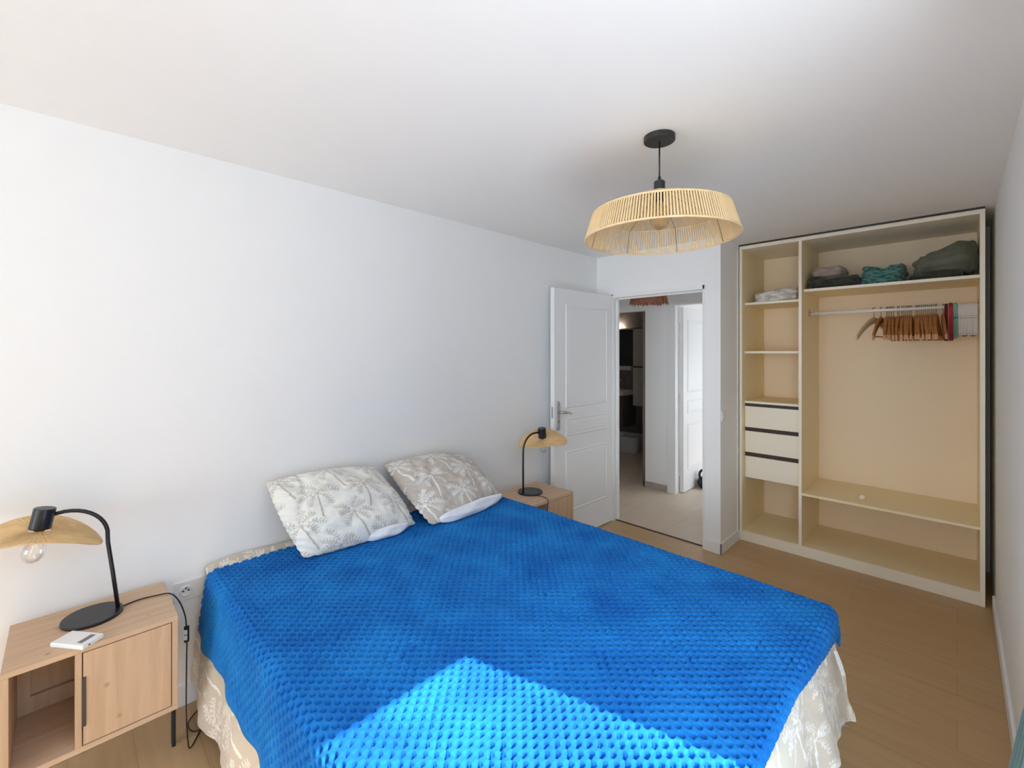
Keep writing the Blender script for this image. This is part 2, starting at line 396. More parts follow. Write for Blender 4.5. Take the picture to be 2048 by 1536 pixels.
# ------------------------------------------------------------------ palm print
def palm_tile(w=0.165, h=0.205, res=0.001):
    nx, ny = int(w / res), int(h / res); img = np.zeros((nx, ny))
    xs = (np.arange(nx) + .5) * res; ys = (np.arange(ny) + .5) * res
    GX, GY = np.meshgrid(xs, ys, indexing='ij')
    def seg(x0, y0, x1, y1, r):
        for ox in (-w, 0, w):
            for oy in (-h, 0, h):
                ax, ay, bx, by = x0 + ox, y0 + oy, x1 + ox, y1 + oy
                if max(ax, bx) < -r or min(ax, bx) > w + r or max(ay, by) < -r or min(ay, by) > h + r: continue
                dx, dy = bx - ax, by - ay; L = dx * dx + dy * dy + 1e-12
                t = np.clip(((GX - ax) * dx + (GY - ay) * dy) / L, 0, 1)
                d = np.hypot(GX - ax - t * dx, GY - ay - t * dy)
                np.maximum(img, np.clip((r - d) / res + 0.5, 0, 1), out=img)
    def palm(cx, cy, s, lean, seed):
        r = random.Random(seed)
        # trunk: dashed, curved, hanging below the crown
        pts = [(cx + lean * (k / 8) ** 1.6 * s, cy - 0.105 * s * k / 8) for k in range(9)]
        for k in range(8):
            (a, b), (c, d) = pts[k], pts[k + 1]
            seg(a, b, a + (c - a) * .8, b + (d - b) * .8, 0.0022 + 0.0014 * k / 8)
        for ang in (14, 52, 88, 128, 166, 206, -30):
            a0 = math.radians(ang + r.uniform(-6, 6)); L = 0.068 * s * r.uniform(.85, 1.1)
            px, py = cx, cy; N = 7; a = a0; st = L / N
            for k in range(N):
                a = a0 + (-1 if math.cos(a0) > 0 else 1) * 1.0 * (k / N) ** 1.3
                qx, qy = px + math.cos(a) * st, py + math.sin(a) * st
                seg(px, py, qx, qy, 0.0011)
                if k >= 1:
                    tl = 0.0125 * s * math.sin(PI * (k + .6) / (N + 1))
                    for sgn in (-1, 1):
                        b = a + sgn * 0.95
                        seg(qx + math.cos(b) * tl * .35, qy + math.sin(b) * tl * .35, qx + math.cos(b) * tl, qy + math.sin(b) * tl, 0.0015)
                px, py = qx, qy
    palm(w * .27, h * .72, 0.92, 0.02, 1)
    palm(w * .77, h * .22, 0.92, -0.02, 2)
    return img, w, h, res
TILE = palm_tile()
def palm_at(U, V, k=1.0):
    img, w, h, res = TILE
    i = (np.floor(np.mod(U / k, w) / res)).astype(int) % img.shape[0]; j = (np.floor(np.mod(V / k, h) / res)).astype(int) % img.shape[1]
    return img[i, j]

# ================================================================== SETTING
YH = 2.42      # headboard wall
XD = 3.565     # door wall
YJ = 1.29      # side of the wardrobe niche
YR = -0.165    # window wall (right wall)
H = 2.45
XL = -4.20
def S(name, mb, mat, **k): return struct(mb.build(name, mat, **k))

S('floor', MB().box(XL - .1, 4.75, YR - .1, YH + .1, -0.06, 0), M['floor'])
# the hall floor begins at the door threshold and lies flush
S('floor_hall', MB().box(XD + .045, XD + .0451 + .06, YJ, YH, -0.059, 0.0012).box(XD + .10, 7.9, YJ + .07, 5.0, -0.058, 0.0014), M['hallfloor'])
S('ceiling', MB().box(XL - .1, 8.0, YR - .1, 5.1, H, H + .1), M['ceil'])
S('wall_headboard', MB().box(XL - .1, XD, YH, YH + .1, 0, H), M['wall'])
# the left wall (behind the photographer) holds an unseen window, added to even out the daylight
LY0, LY1, LZ0, LZ1 = -0.05, 2.05, 0.55, 2.40
S('wall_left', MB().box(XL - .1, XL, YR, LY0, 0, H).box(XL - .1, XL, LY1, YH, 0, H).box(XL - .1, XL, LY0, LY1, 0, LZ0).box(XL - .1, XL, LY0, LY1, LZ1, H), M['wall'])
S('trim_added_left_window', MB().box(XL - .08, XL - .04, LY0, LY0 + .05, LZ0, LZ1).box(XL - .08, XL - .04, LY1 - .05, LY1, LZ0, LZ1).box(XL - .08, XL - .04, (LY0 + LY1) / 2 - .04, (LY0 + LY1) / 2 + .04, LZ0, LZ1).box(XL - .08, XL - .04, LY0, LY1, LZ0, LZ0 + .05).box(XL - .08, XL - .04, LY0, LY1, LZ1 - .05, LZ1), M['trim'])
# door wall with opening Y 1.423..2.202, head 2.045
OY0, OY1, OZ = 1.423, 2.247, 2.062
S('wall_door', MB().box(XD, XD + .1, OY1, YH + .1, 0, H).box(XD, XD + .1, OY0, OY1, OZ, H).box(XD, XD + .1, YJ, OY0, 0, H), M['wall'])
S('wall_niche', MB().box(XD + .1, 4.73, YJ, YJ + .07, 0, H), M['wall'])
S('wall_wardrobe_back', MB().box(4.62, 4.73, YR - .1, YJ, 0, H), M['wall'])
# window wall: opening X -0.35..1.28, head 2.2
WX0, WX1, WZ = -0.35, 1.28, 2.20
S('wall_window', MB().box(XL - .1, WX0, YR - .1, YR, 0, H).box(WX1, 4.70, YR - .1, YR, 0, H).box(WX0, WX1, YR - .1, YR, WZ, H), M['wall'])
S('trim_window', MB().box(WX0, WX0 + .03, YR - .1, YR + .012, 0, WZ - .03).box(WX1 - .001, WX1 + .03, YR - .005, YR + .012, 0, WZ - .0).box(WX0, WX1 + .03, YR - .005, YR + .012, WZ, WZ + .03), M['trim'], bevel=.002)
# door frame
fr = MB()
fr.box(XD - .006, XD + .106, OY0 - .012, OY0 + .004, 0, OZ + .03)
fr.box(XD - .006, XD + .106, OY1 - .004, OY1 + .012, 0, OZ + .03)
fr.box(XD - .006, XD + .106, OY0 - .012, OY1 + .012, OZ - .004, OZ + .03)
fr.box(XD + .05, XD + .07, OY0 + .004, OY0 + .018, 0, OZ).box(XD + .05, XD + .07, OY1 - .018, OY1 - .004, 0, OZ).box(XD + .05, XD + .07, OY0, OY1, OZ - .018, OZ)
S('trim_door_frame', fr, M['trim'], bevel=.002)
S('trim_threshold', MB().box(XD + .035, XD + .055, OY0, OY1, 0.0, 0.004), M['gap'])
# baseboards
bb = 0.085
S('baseboard_headboard', MB().box(XL, XD, YH - .012, YH, 0, bb), M['trim'], bevel=.003)
S('baseboard_door', MB().box(XD - .012, XD, OY1 + .012, YH - .012, 0, bb).box(XD - .012, XD, YJ - .012, OY0 - .012, 0, bb).box(XD - .012, 3.955, YJ - .012, YJ, 0, bb), M['trim'], bevel=.003)
S('baseboard_window', MB().box(WX1 + .031, 3.97, YR, YR + .014, 0, bb), M['trim'], bevel=.004)
S('baseboard_left', MB().box(XL, XL + .012, YR, YH - .012, 0, bb), M['trim'], bevel=.003)
# dark sealing strip between wardrobe and niche wall
S('trim_niche_strip', MB().box(3.93, 3.945, YJ - .006, YJ, .086, 2.40), M['trim'])

# hall, bathroom and far room
XH = 4.72
S('wall_hall_far', MB().box(XH, XH + .08, 2.27, 2.545, 0, H).box(XH, XH + .08, 2.545, 3.35, 2.035, H).box(XH, XH + .08, 3.35, 5.0, 0, H)
  .box(XH, XH + .08, YJ + .07, 2.27, 2.075, H).box(XH, XH + .08, YJ + .07, 1.42, 0, 2.075), M['wall'])
S('wall_hall_left', MB().box(XD, XH, 3.6, 3.7, 0, H), M['wall'])
S('wall_hall_near', MB().box(XD, XD + .1, YH + .1, 3.6, 0, H), M['wall'])
S('trim_far_room_frame', MB().box(XH - .012, XH + .09, 2.18, 2.275, 0, 2.105).box(XH - .012, XH + .09, 1.36, 2.18, 2.07, 2.105), M['trim'], bevel=.004)
S('baseboard_hall', MB().box(XH - .012, XH, 2.276, 2.558, 0.0014, 0.075).box(XH - .012, XH + .08, 2.546, 2.558, 0.0014, 0.075), M['halltile'])
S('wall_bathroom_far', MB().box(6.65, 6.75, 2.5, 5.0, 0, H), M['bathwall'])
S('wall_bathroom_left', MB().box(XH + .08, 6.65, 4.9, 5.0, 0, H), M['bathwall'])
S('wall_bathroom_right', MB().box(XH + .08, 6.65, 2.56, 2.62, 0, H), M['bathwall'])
S('wall_far_room', MB().box(7.6, 7.7, .8, 2.56, 0, H).box(XH + .08, 7.6, 2.46, 2.56, 0, H)
  .box(4.70, 5.1, .8, .9, 0, H).box(6.7, 7.7, .8, .9, 0, H).box(5.1, 6.7, .8, .9, 0, .7).box(5.1, 6.7, .8, .9, 1.40, H).box(4.70, 4.8, .9, 1.36, 0, H), M['wall'])
S('floor_far_room', MB().box(4.75, 7.7, .8, YJ + .07, -0.06, 0.0013), M['hallfloor'])

# unseen sunlit terrace added outside the bedroom window (lights the ceiling by reflection)
S('wall_sky_blocker', MB().box(-5, 9, -6.6, -6.2, -0.12, 5.0), M['skyblock'])  # unseen block, added to cut the sky light through the bedroom window
S('floor_bounce_terrace', MB().box(-5, 8, -7, YR - .1, -0.12, -0.02), M['terrace'])

# ================================================================== WARDROBE
def wardrobe():
    t = thing('wardrobe', 'built-in cream wardrobe without doors, shelves and drawers at left, hanging rail at right', 'wardrobe', (3.965, YJ, 0))
    def b(name, mat, boxes, bevel=.0015, mats=None):
        m = MB()
        for q in boxes:
            x0, x1, y0, y1, z0, z1 = q[:6]; m.box(x0 - 3.965, x1 - 3.965, y0 - YJ, y1 - YJ, z0, z1)
        return m.build(name, mat, t, bevel=bevel)
    XF, XB = 3.965, 4.575
    yl0, yl1 = 1.262, 1.282     # left side
    yd0, yd1 = 0.838, 0.858     # divider
    yr0, yr1 = -0.122, -0.100   # right side
    b('side_panel', M['lam'], [(XF, XB, yl0, yl1, 0, 2.41)])
    b('side_panel', M['lam'], [(XF, XB, yr0, yr1, 0, 2.41)])
    b('divider', M['lam'], [(XF, XB, yd0, yd1, .08, 2.41)])
    e = b('front_edge', M['lamwhite'], [(XF - .003, XF, yl0, yl1, 0, 2.41), (XF - .003, XF, yr0, yr1, 0, 2.41), (XF - .003, XF, yd0, yd1, .08, 2.41)], bevel=0)
    e['label'] = 'pale vertical front edges'
    b('top_panel', M['lamwhite'], [(XF, XB, yr0, yl1, 2.41, 2.438)])
    k = b('sliding_track', M['track'], [(XF - .01, XF + .05, yr0, yl1, 2.438, 2.449)]); k['label'] = 'dark track under the ceiling'
    b('back_panel', M['lamback'], [(XB - .012, XB + .001, yr0, yl1, .0, 2.41)])
    b('bottom_shelf', M['lam'], [(XF + .012, XB - .012, yr1, yl0, .058, .080)])
    p = b('plinth', M['lamwhite'], [(XF, XF + .012, yr1, yl0, 0, .080)]); p['label'] = 'pale kick board along the floor'
    XS = 4.035
    def shelf(y0, y1, z, th=.018):
        o = b('shelf', M['lam'], [(XS + .0, XB - .012, y0, y1, z - th, z)])
        m = MB().box(XS - .002 - 3.965, XS - 3.965, y0 - YJ, y1 - YJ, z - th, z)
        m.build('shelf_edge', M['lamwhite'], o)
    shelf(yd1, yl0, 1.972); shelf(yd1, yl0, 1.567); shelf(yd1, yl0, 1.150)
    shelf(yr1, yd0, 2.045, .02)
    o = b('shelf', M['lam'], [(XF + .004, XB - .012, yr1, yd0, .464, .482)])
    # drawers
    for i, (z0, z1) in enumerate(((.932, 1.107), (.724, .900), (.512, .690))):
        m = MB()
        m.box(XS - .004 - 3.965, XS + .012 - 3.965, yd1 + .004 - YJ, yl0 - .002 - YJ, z0, z1)
        m.box(XS + .012 - 3.965, XB - .05 - 3.965, yd1 + .016 - YJ, yl0 - .014 - YJ, z0 + .01, z1 - .03)
        dr = m.build('drawer', M['lamwhite'], t, bevel=.002)
        dr['label'] = ['top ivory drawer front', 'middle ivory drawer front', 'bottom ivory drawer front'][i]
    b('drawer_gap_shade', M['gap'], [(XS + .004, XS + .010, yd1, yl0, 1.107, 1.132), (XS + .004, XS + .010, yd1, yl0, .900, .932), (XS + .004, XS + .010, yd1, yl0, .690, .724)], bevel=0)  # dark strips put the shade of the drawer gaps into colour
    # rail
    r = MB().tube([(4.21 - 3.965, yd0 - YJ, 1.866), (4.21 - 3.965, yr1 - YJ, 1.866)], .0135, 16)
    o = r.build('hanging_rail', M['rod'], t, smooth=True); o['label'] = 'white round hanging rail'
    for yy, d in ((yd0, -1), (yr1, 1)):
        s = MB()
        s.tube([(4.21 - 3.965, yy - YJ, 1.866), (4.21 - 3.965, yy + d * .006 - YJ, 1.866)], .021, 16)
        s.tube([(4.21 - 3.965, yy - YJ, 1.90), (4.21 - 3.965, yy + d * .004 - YJ, 1.90)], .006, 10)
        s.build('rail_socket', M['brass'], t)
wardrobe()

# loose knob on the low shelf
k = MB(); k.lathe([(0, 0), (.008, 0), (.009, .004), (.007, .012), (.014, .018), (.019, .024), (.019, .031), (.012, .036), (0, .037)], n=24)
ko = k.build('loose_knob', M['lamwhite'], smooth=True); ko.location = (4.10, .505, .482 + .019)
ko.rotation_euler = (0, -PI / 2, 0.5); ko.location = (4.118, .500, .501)
tag(ko, 'small round ivory knob lying on the low wardrobe shelf', 'knob')

# ---- hangers
def arm_mesh():
    """two sloping arms of a wooden hanger with a trouser bar, in the XZ plane, hook at origin top"""
    m = MB(); V = []; F = []; N = 24
    for i in range(N + 1):
        s = -1 + 2 * i / N; x = s * .215
        zc = -.082 - .135 * abs(s) ** 1.4
        hgt = .023 - .005 * abs(s); th = .0065 + .003 * (1 - abs(s))
        bow = -.012 * abs(s) ** 2
        for (dy, dz) in ((-1, -1), (1, -1), (1, .7), (.6, 1), (-.6, 1), (-1, .7)):
            V.append((x, bow + dy * th, zc + dz * hgt))
    for i in range(N):
        for k in range(6): F.append((i * 6 + k, i * 6 + (k + 1) % 6, (i + 1) * 6 + (k + 1) % 6, (i + 1) * 6 + k))
    F.append((5, 4, 3, 2, 1, 0)); F.append(tuple(N * 6 + k for k in range(6)))
    return m.add(V, F)
def make_hanger(name, label, mat, group=None):
    t = thing(name, label, 'hanger', group=group)
    arm_mesh().build('hanger_body', mat, t, smooth=False, bevel=.001)
    if mat is not M['hangpale']: MB().tube([(-.185, -.008, -.208), (.185, -.008, -.208)], .005, 8).build('trouser_bar', mat, t, smooth=True)
    pts = [(0, 0, -.075), (0, 0, -.038)]
    pts += [(-.0185 * math.sin(a) , 0, -.004 - .0185 * math.cos(a)) for a in np.linspace(0, -4.4, 14)][1:]
    pts = [(0, 0, -.075), (0, 0, -.030)] + [(.0165 * math.sin(a), 0, -.006 - .0165 * math.cos(a) + .0) for a in np.linspace(0.2, 4.6, 14)]
    MB().tube(pts, .0024, 6).build('hook', M['hookm'], t, smooth=True)
    return t
RZ = 1.866 + .0135 - .0185 + .006 + .010
def yrod(px):
    u = (px - 1024) / 890; return 4.21 * (1 - u) / (1 + u)
hooks = [1748, 1762, 1773, 1776, 1779.5, 1783, 1787, 1795.5, 1798.5, 1804, 1807.5, 1811.5, 1815.5, 1819, 1822.5, 1832, 1835, 1839, 1843, 1847, 1850.5, 1854.5, 1858.5, 1862.5, 1866.5, 1870.5, 1873, 1886]
pale = make_hanger('clothes_hanger', 'pale wooden hanger turned outwards, leftmost on the wardrobe rail', M['hangpale'])
pale.location = (4.21, yrod(hooks[0]), RZ); pale.rotation_euler = (0, 0, -.42)
h0 = make_hanger('clothes_hanger', 'orange wooden hanger next to the pale one, slightly apart from the packed row', M['hangwood'])
h0.location = (4.21, yrod(hooks[1]), RZ); h0.rotation_euler = (0, 0, -.16)
hl = make_hanger('clothes_hanger', 'dark orange wooden hanger at the right end of the row, just before the red cloths', M['hangwood'])
hl.location = (4.21, yrod(hooks[-1]), RZ); hl.rotation_euler = (0, 0, .03)
row = hooks[2:-1]
src = make_hanger('clothes_hanger', 'orange wooden hanger packed tightly in the middle of the row on the wardrobe rail', M['hangwood'], 'orange wooden hangers packed on the wardrobe rail')
for i, px in enumerate(row):
    o = src if i == 0 else copy_tree(src)
    o.location = (4.21, yrod(px), RZ); o.rotation_euler = (0, 0, random.uniform(-.07, .07))

# ---- cloths over the rail
def draped(name, mat, y0, y1, zf, zb, label, cat, wav=.004, r=.017, xc=4.21, seed=1, th=.004):
    n = 20; prof = []
    zt = 1.866
    for k in range(10): prof.append((-r - .004, zf + (zt - zf) * k / 10))
    for a in np.linspace(PI, 0, 9): prof.append((r * math.cos(a) * 1.1, zt + r * math.sin(a)))
    for k in range(1, 11): prof.append((r + .004, zt + (zb - zt) * k / 10))
    P = np.zeros((len(prof), n, 3))
    for i, (x, z) in enumerate(prof):
        for j in range(n):
            y = y0 + (y1 - y0) * j / (n - 1); drop = max(0, zt - z)
            P[i, j] = (x + (-1 if x < 0 else 1) * wav * drop / .2 * (1 + math.sin(j * 1.1 + seed)), y - (y0 + y1) / 2, z - zt + (.006 * math.sin(j * .8 + seed) if i in (0, len(prof) - 1) else 0))
    o = grid_obj(name, P, mat, loc=(xc, (y0 + y1) / 2, zt), solid=th)
    return tag(o, label, cat)
draped('tea_towel', M['teacloth'], -.096, -.004, 1.665, 1.70, 'white cloth with grey stripes folded over the right end of the wardrobe rail', 'towel', wav=.006, r=.020)
draped('tea_towel', M['tealcloth'], .000, .016, 1.655, 1.70, 'narrow folded green-teal cloth hanging between the red and the white striped cloths', 'towel', r=.024, seed=2)
draped('tea_towel', M['red'], .020, .040, 1.640, 1.69, 'crimson folded cloth on the wardrobe rail beside the green-teal one', 'towel', r=.026, seed=3)
draped('tea_towel', M['darkred'], .044, .060, 1.640, 1.68, 'dark maroon folded cloth on the rail between the orange hangers and the crimson cloth', 'towel', r=.021, seed=4)

# ---- folded linen
def folded(name, mat, x0, x1, y0, y1, z0, h, label, cat, layers=3, lump=.008, seed=1, topfun=None, rnd=.35, group=None):
    """closed rounded slab with folds round its sides: u around, v bottom->top->centre"""
    nu, nv = 96, 40
    cx, cy = (x0 + x1) / 2, (y0 + y1) / 2; a, b = (x1 - x0) / 2, (y1 - y0) / 2
    P = np.zeros((nu + 1, nv, 3))
    th = np.linspace(0, 2 * PI, nu + 1); vv = np.linspace(0, 1, nv)
    e = .38
    ct, st = np.cos(th), np.sin(th)
    sx = np.sign(ct) * np.abs(ct) ** e; sy = np.sign(st) * np.abs(st) ** e
    for j, v in enumerate(vv):
        if v < .12: rr, z = v / .12 * .93, 0.0
        elif v < .55:
            q = (v - .12) / .43; z = q; rr = 1 - .07 * (2 * q - 1) ** 4 - .035 * abs(math.cos(q * PI * layers))
        else:
            q = (v - .55) / .45; z = 1; rr = .93 * (1 - q)
        x = cx + sx * a * rr; y = cy + sy * b * rr
        hz = h
        if topfun is not None: hz = h * topfun((x - x0) / (x1 - x0), (y - y0) / (y1 - y0))
        nz = fbm(x * 1.0, y * 1.0 + z * .3, seed, 14, 3)
        P[:, j, 0] = x + (fbm(th * 2, np.full_like(th, z * 6), seed + 1, 1.0, 2) * lump * (rr > .6))
        P[:, j, 1] = y + (fbm(th * 2, np.full_like(th, z * 6 + 3), seed + 2, 1.0, 2) * lump * (rr > .6))
        P[:, j, 2] = z0 + z * hz + (nz * lump * 1.3 * z)
    P[-1] = P[0]
    P[:, :, 0] = np.clip(P[:, :, 0], 4.03, 4.56)
    c = np.array([cx, cy, z0]); P -= c
    P[:, :, 2] = np.maximum(P[:, :, 2], 0)
    o = grid_obj(name, P, mat, loc=tuple(c))
    return tag(o, label, cat, group)
folded('folded_sheet', M['whitegrey'], 4.06, 4.44, .885, 1.215, 1.972, .115, 'crumpled white and grey cloth folded on the left wardrobe shelf', 'cloth', 4, .016, 3,
       lambda u, v: 1.05 - .45 * v)
folded('folded_blanket', M['darkgreen'], 4.045, 4.48, .50, .832, 2.045, .085, 'dark green folded blanket on the top wardrobe shelf beside the divider', 'blanket', 2, .012, 5)
folded('folded_sheet', M['pinkgrey'], 4.07, 4.40, .60, .80, 2.136, .075, 'pinkish grey folded cloth lying on the dark green blanket', 'cloth', 3, .008, 8)
folded('folded_sheet', M['tealprint'], 4.05, 4.44, .255, .495, 2.045, .135, 'crumpled teal printed cloth in the middle of the top wardrobe shelf', 'cloth', 4, .022, 11,
       lambda u, v: .80 + .35 * (1 - v) * u + .1 * np.sin(v * 9))
folded('folded_blanket', M['darkgreen'], 4.045, 4.50, -.035, .248, 2.045, .045, 'thin dark folded blanket under the grey green duvet', 'blanket', 1, .008, 14)
folded('folded_duvet', M['greygreen'], 4.06, 4.52, -.094, .215, 2.094, .19, 'grey green puffy duvet slumped at the right end of the top shelf', 'duvet', 1, .022, 17,
       lambda u, v: .45 + .62 * np.clip(1 - v, 0, 1) ** .8 + .05 * u)

# ================================================================== DOORS
def door_leaf(name, L, Ht, th=.04, handle=True):
    """origin at hinge, leaf runs along -X, front face at y=0 looking to -Y"""
    t = bpy.data.objects.new(name, None); COL.objects.link(t); struct(t)
    MB().box(-L, 0, 0, th, .008, Ht).build('door_panel', M['door'], t, bevel=.002)
    pan = [(-L + .14, -.10, 1.10, Ht - .13), (-L + .14, -.10, .865, 1.015), (-L + .14, -.10, .24, .745)]
    for (x0, x1, z0, z1) in pan:
        for side in (0, 1):
            m = MB()
            ya = -.0 if side == 0 else th
            sg = -1 if side == 0 else 1
            # bead profile: rise, ridge, dip towards the field
            def ring(ins, dy):
                return [(x0 + ins, ya + sg * dy, z0 + ins), (x1 - ins, ya + sg * dy, z0 + ins), (x1 - ins, ya + sg * dy, z1 - ins), (x0 + ins, ya + sg * dy, z1 - ins)]
            rings = [ring(0, -.001), ring(.006, .006), ring(.014, .007), ring(.020, .001), ring(.034, .004), ring(.036, .005)]
            V = [p for r in rings for p in r]; F = []
            for i in range(len(rings) - 1):
                for k in range(4):
                    q = (i * 4 + k, i * 4 + (k + 1) % 4, (i + 1) * 4 + (k + 1) % 4, (i + 1) * 4 + k)
                    F.append(q if side == 0 else q[::-1])
            k = (len(rings) - 1) * 4; F.append((k, k + 1, k + 2, k + 3) if side == 0 else (k + 3, k + 2, k + 1, k))
            m.add(V, F).build('door_moulding', M['door'], t)
    if handle:
        xh = -L + .048; zc = 1.045
        for (sg, y0) in ((-1, 0),):
            pl = MB(); ring = []
            w, h2 = .019, .118
            out = [(w * math.cos(a), h2 - w + w * math.sin(a)) for a in np.linspace(0, PI, 9)] + [(w * math.cos(a), -h2 + w + w * math.sin(a)) for a in np.linspace(PI, 2 * PI, 9)]
            V = [(xh + x, y0, zc + z) for x, z in out] + [(xh + x * .9, y0 - .008, zc + z * .98) for x, z in out]
            n = len(out); F = [(i, (i + 1) % n, n + (i + 1) % n, n + i) for i in range(n)] + [tuple(range(n, 2 * n))]
            p = pl.add(V, F).build('handle_plate', M['chrome'], t); p['label'] = 'brushed steel handle plate'
            lv = MB().tube([(xh, y0 - .006, zc + .03), (xh, y0 - .040, zc + .03), (xh + .012, y0 - .050, zc + .031), (xh + .05, y0 - .052, zc + .028), (xh + .09, y0 - .048, zc + .02), (xh + .122, y0 - .044, zc + .012)], [.009, .009, .010, .009, .008, .006], 12)
            q = lv.build('handle_lever', M['chrome'], t, smooth=True); q['label'] = 'curved steel lever'
            kh = MB().box(xh - .003, xh + .003, y0 - .0092, y0 - .0078, zc - .055, zc - .035)
            kh.build('keyhole', M['darkhole'], t)
        lt = MB().box(-L - .0015, -L + .004, .011, .029, 1.03, 1.12)
        lt.build('latch_plate', M['chrome'], t)
    hg = MB()
    for z in (.25, 1.02, 1.80): hg.tube([(.004, -.004, z), (.004, -.004, z + .08)], .006, 10)
    hg.build('hinge', M['trim'], t, smooth=True)
    return t
d1 = door_leaf('door_1', .825, 2.078)
d1.location = (XD + .006, 2.248, 0); d1.rotation_euler = (0, 0, math.radians(-1.6))
d2 = door_leaf('door_2', .74, 2.055, handle=False)
d2.rotation_euler = (0, 0, PI); d2.location = (XH + .085, 2.172, 0.0015)
# leaf of door_2 runs along +X; after the half turn its front looks to +Y, so mirror its thickness to the south side
for c in d2.children: c.location.y = .0

# switch on the niche wall
sw = thing('light_switch', 'small white light switch on the wall beside the wardrobe', 'switch', (3.615, YJ, 1.065))
MB().box(-.04, .04, -.008, 0, -.04, .04).build('switch_plate', M['plastic'], sw, bevel=.002)
MB().box(-.024, .024, -.012, -.008, -.024, .024).build('rocker', M['plastic'], sw, bevel=.001)

# double socket next to the bed
so = thing('wall_socket', 'white double wall socket between left nightstand and bed', 'socket', (.372, YH, .505))
MB().box(-.043, .075, -.010, 0, -.043, .043).build('socket_plate', M['plastic'], so, bevel=.003)
for dx in (0.0,):
    m = MB(); m.lathe([(.0, -.003), (.016, -.003), (.018, .0065), (.023, .0065), (.025, 0)], n=28)
    o = m.build('socket_well', M['plastic'], so, smooth=True); o.rotation_euler = (PI / 2, 0, 0); o.location = (dx, -.010, 0)
    m = MB()
    for ax in (-.0095, .0095): m.tube([(dx + ax, -.0062, 0), (dx + ax, -.0100, 0)], .0040, 10)
    m.tube([(dx, -.006, .011), (dx, -.016, .011)], .0024, 10)
    m.build('socket_hole', M['darkhole'], so)

# ================================================================== BED
BX0, BX1, BY0, BY1, BZ = .475, 2.002, .365, 2.40, .585
bed = thing('bed', 'double bed with its head against the white wall, under the blue blanket', 'bed', (1.245, 1.38, 0))
def rb(name, mat, x0, x1, y0, y1, z0, z1, bev):
    m = MB().box(x0 - 1.245, x1 - 1.245, y0 - 1.38, y1 - 1.38, z0, z1); return m.build(name, mat, bed, bevel=bev)
rb('mattress', M['matt'], BX0 + .01, BX1 - .01, BY0 + .01, BY1 - .005, .36, BZ - .005, .03)
rb('bed_base', M['matt'], BX0 + .02, BX1 - .02, BY0 + .02, BY1 - .01, .16, .359, .01)
for (x, y) in ((.56, .46), (1.93, .46), (.56, 2.3), (1.93, 2.3)):
    MB().lathe([(0, 0), (.022, 0), (.028, .16), (0, .16)], (x - 1.245, y - 1.38, 0), 20).build('leg', M['blackm'], bed)

def drape(s, t, x0, x1, y0, z0, R, flare, wave):
    """s: along X, t: along Y (numpy). Beyond the edges x0/x1/y0 the cloth rounds over and hangs."""
    a = np.where(s < x0, x0 - s, np.where(s > x1, s - x1, 0.0)); sx = np.where(s < x0, -1.0, np.where(s > x1, 1.0, 0.0))
    b = np.where(t < y0, y0 - t, 0.0)
    r = np.hypot(a, b) + 1e-9
    ux = sx * a / r; uy = -b / r
    phi = np.minimum(r / R, PI / 2)
    ext = np.maximum(r - R * PI / 2, 0)
    lat = R * np.sin(phi) + ext * flare(s, t, ext)
    dz = R * (1 - np.cos(phi)) + ext
    X = np.clip(s, x0, x1) + ux * lat; Y = np.maximum(t, y0) + uy * lat; Z = z0 - dz
    w = wave(s, t, ext)
    return X + ux * w, Y + uy * w, Z, ux, uy, phi, ext

# sheet with palm print: hangs to just above the floor
sx = np.concatenate([np.linspace(BX0 - .50, BX0 + .03, 118), np.linspace(BX0 + .03, BX1 - .03, 200)[1:-1], np.linspace(BX1 - .03, BX1 + .50, 100)])
sy = np.concatenate([np.linspace(BY0 - .47, BY0 + .03, 105), np.linspace(BY0 + .03, BY1 + .0, 420)[1:]])
SX, SY = np.meshgrid(sx, sy, indexing='ij')
def sh_wave(s, t, e):
    p = np.where(t < BY0, s * 1.0 - t * .0, t)
    ang = np.arctan2(np.where(t < BY0, BY0 - t, 0), np.where(s < BX0, BX0 - s, np.where(s > BX1, s - BX1, 0)) + 1e-6)
    q = np.where((t < BY0), s, t)
    base = (np.sin(q * 15 + 1.3) * .5 + np.sin(q * 31 + .4) * .2 + np.sin(ang * 4 + .6) * .5) * .5 + .45
    return base * .055 * np.clip(e / .40, 0, 1) ** .8
X, Y, Z, ux, uy, phi, ext = drape(SX, SY, BX0, BX1, BY0, BZ, .035, lambda s, t, e: .06, sh_wave)
Z = np.maximum(Z, .035 + .01 * np.sin(SX * 9 + SY * 7))
Z += .004 * fbm(SX, SY, 21, 9) * (ext <= 0)
# raise hem along the foot so that it climbs away from the corner
foot = (SY < BY0)
hem = .175 + .13 * np.clip((BX1 - SX) / .5, 0, 1)
Zt = np.where(foot, BZ - (BZ - Z) * (BZ - hem) / (BZ - .07), Z)
Y = np.minimum(Y, YH - .014)
Zt = Zt + .030 * np.exp(-((SY - 2.375) / .035) ** 2) * (1 + .35 * fbm(SX, SY, 41, 8, 2)) * (ext <= 0)
P = np.stack([X, Y, Zt], -1)
wr = .010 * fbm(SX * 1.0 + SY * .2, SY, 5, 10, 3)
P[..., 0] += ux * wr * (ext > 0); P[..., 1] += uy * wr * (ext > 0)
pat = palm_at(SX + .05, SY + .04, 1.7)
tag(grid_obj('bed_sheet', P, M['sheet'], pattern=pat), 'beige sheet with white palm print hanging down around the bed under the blue blanket', 'sheet')

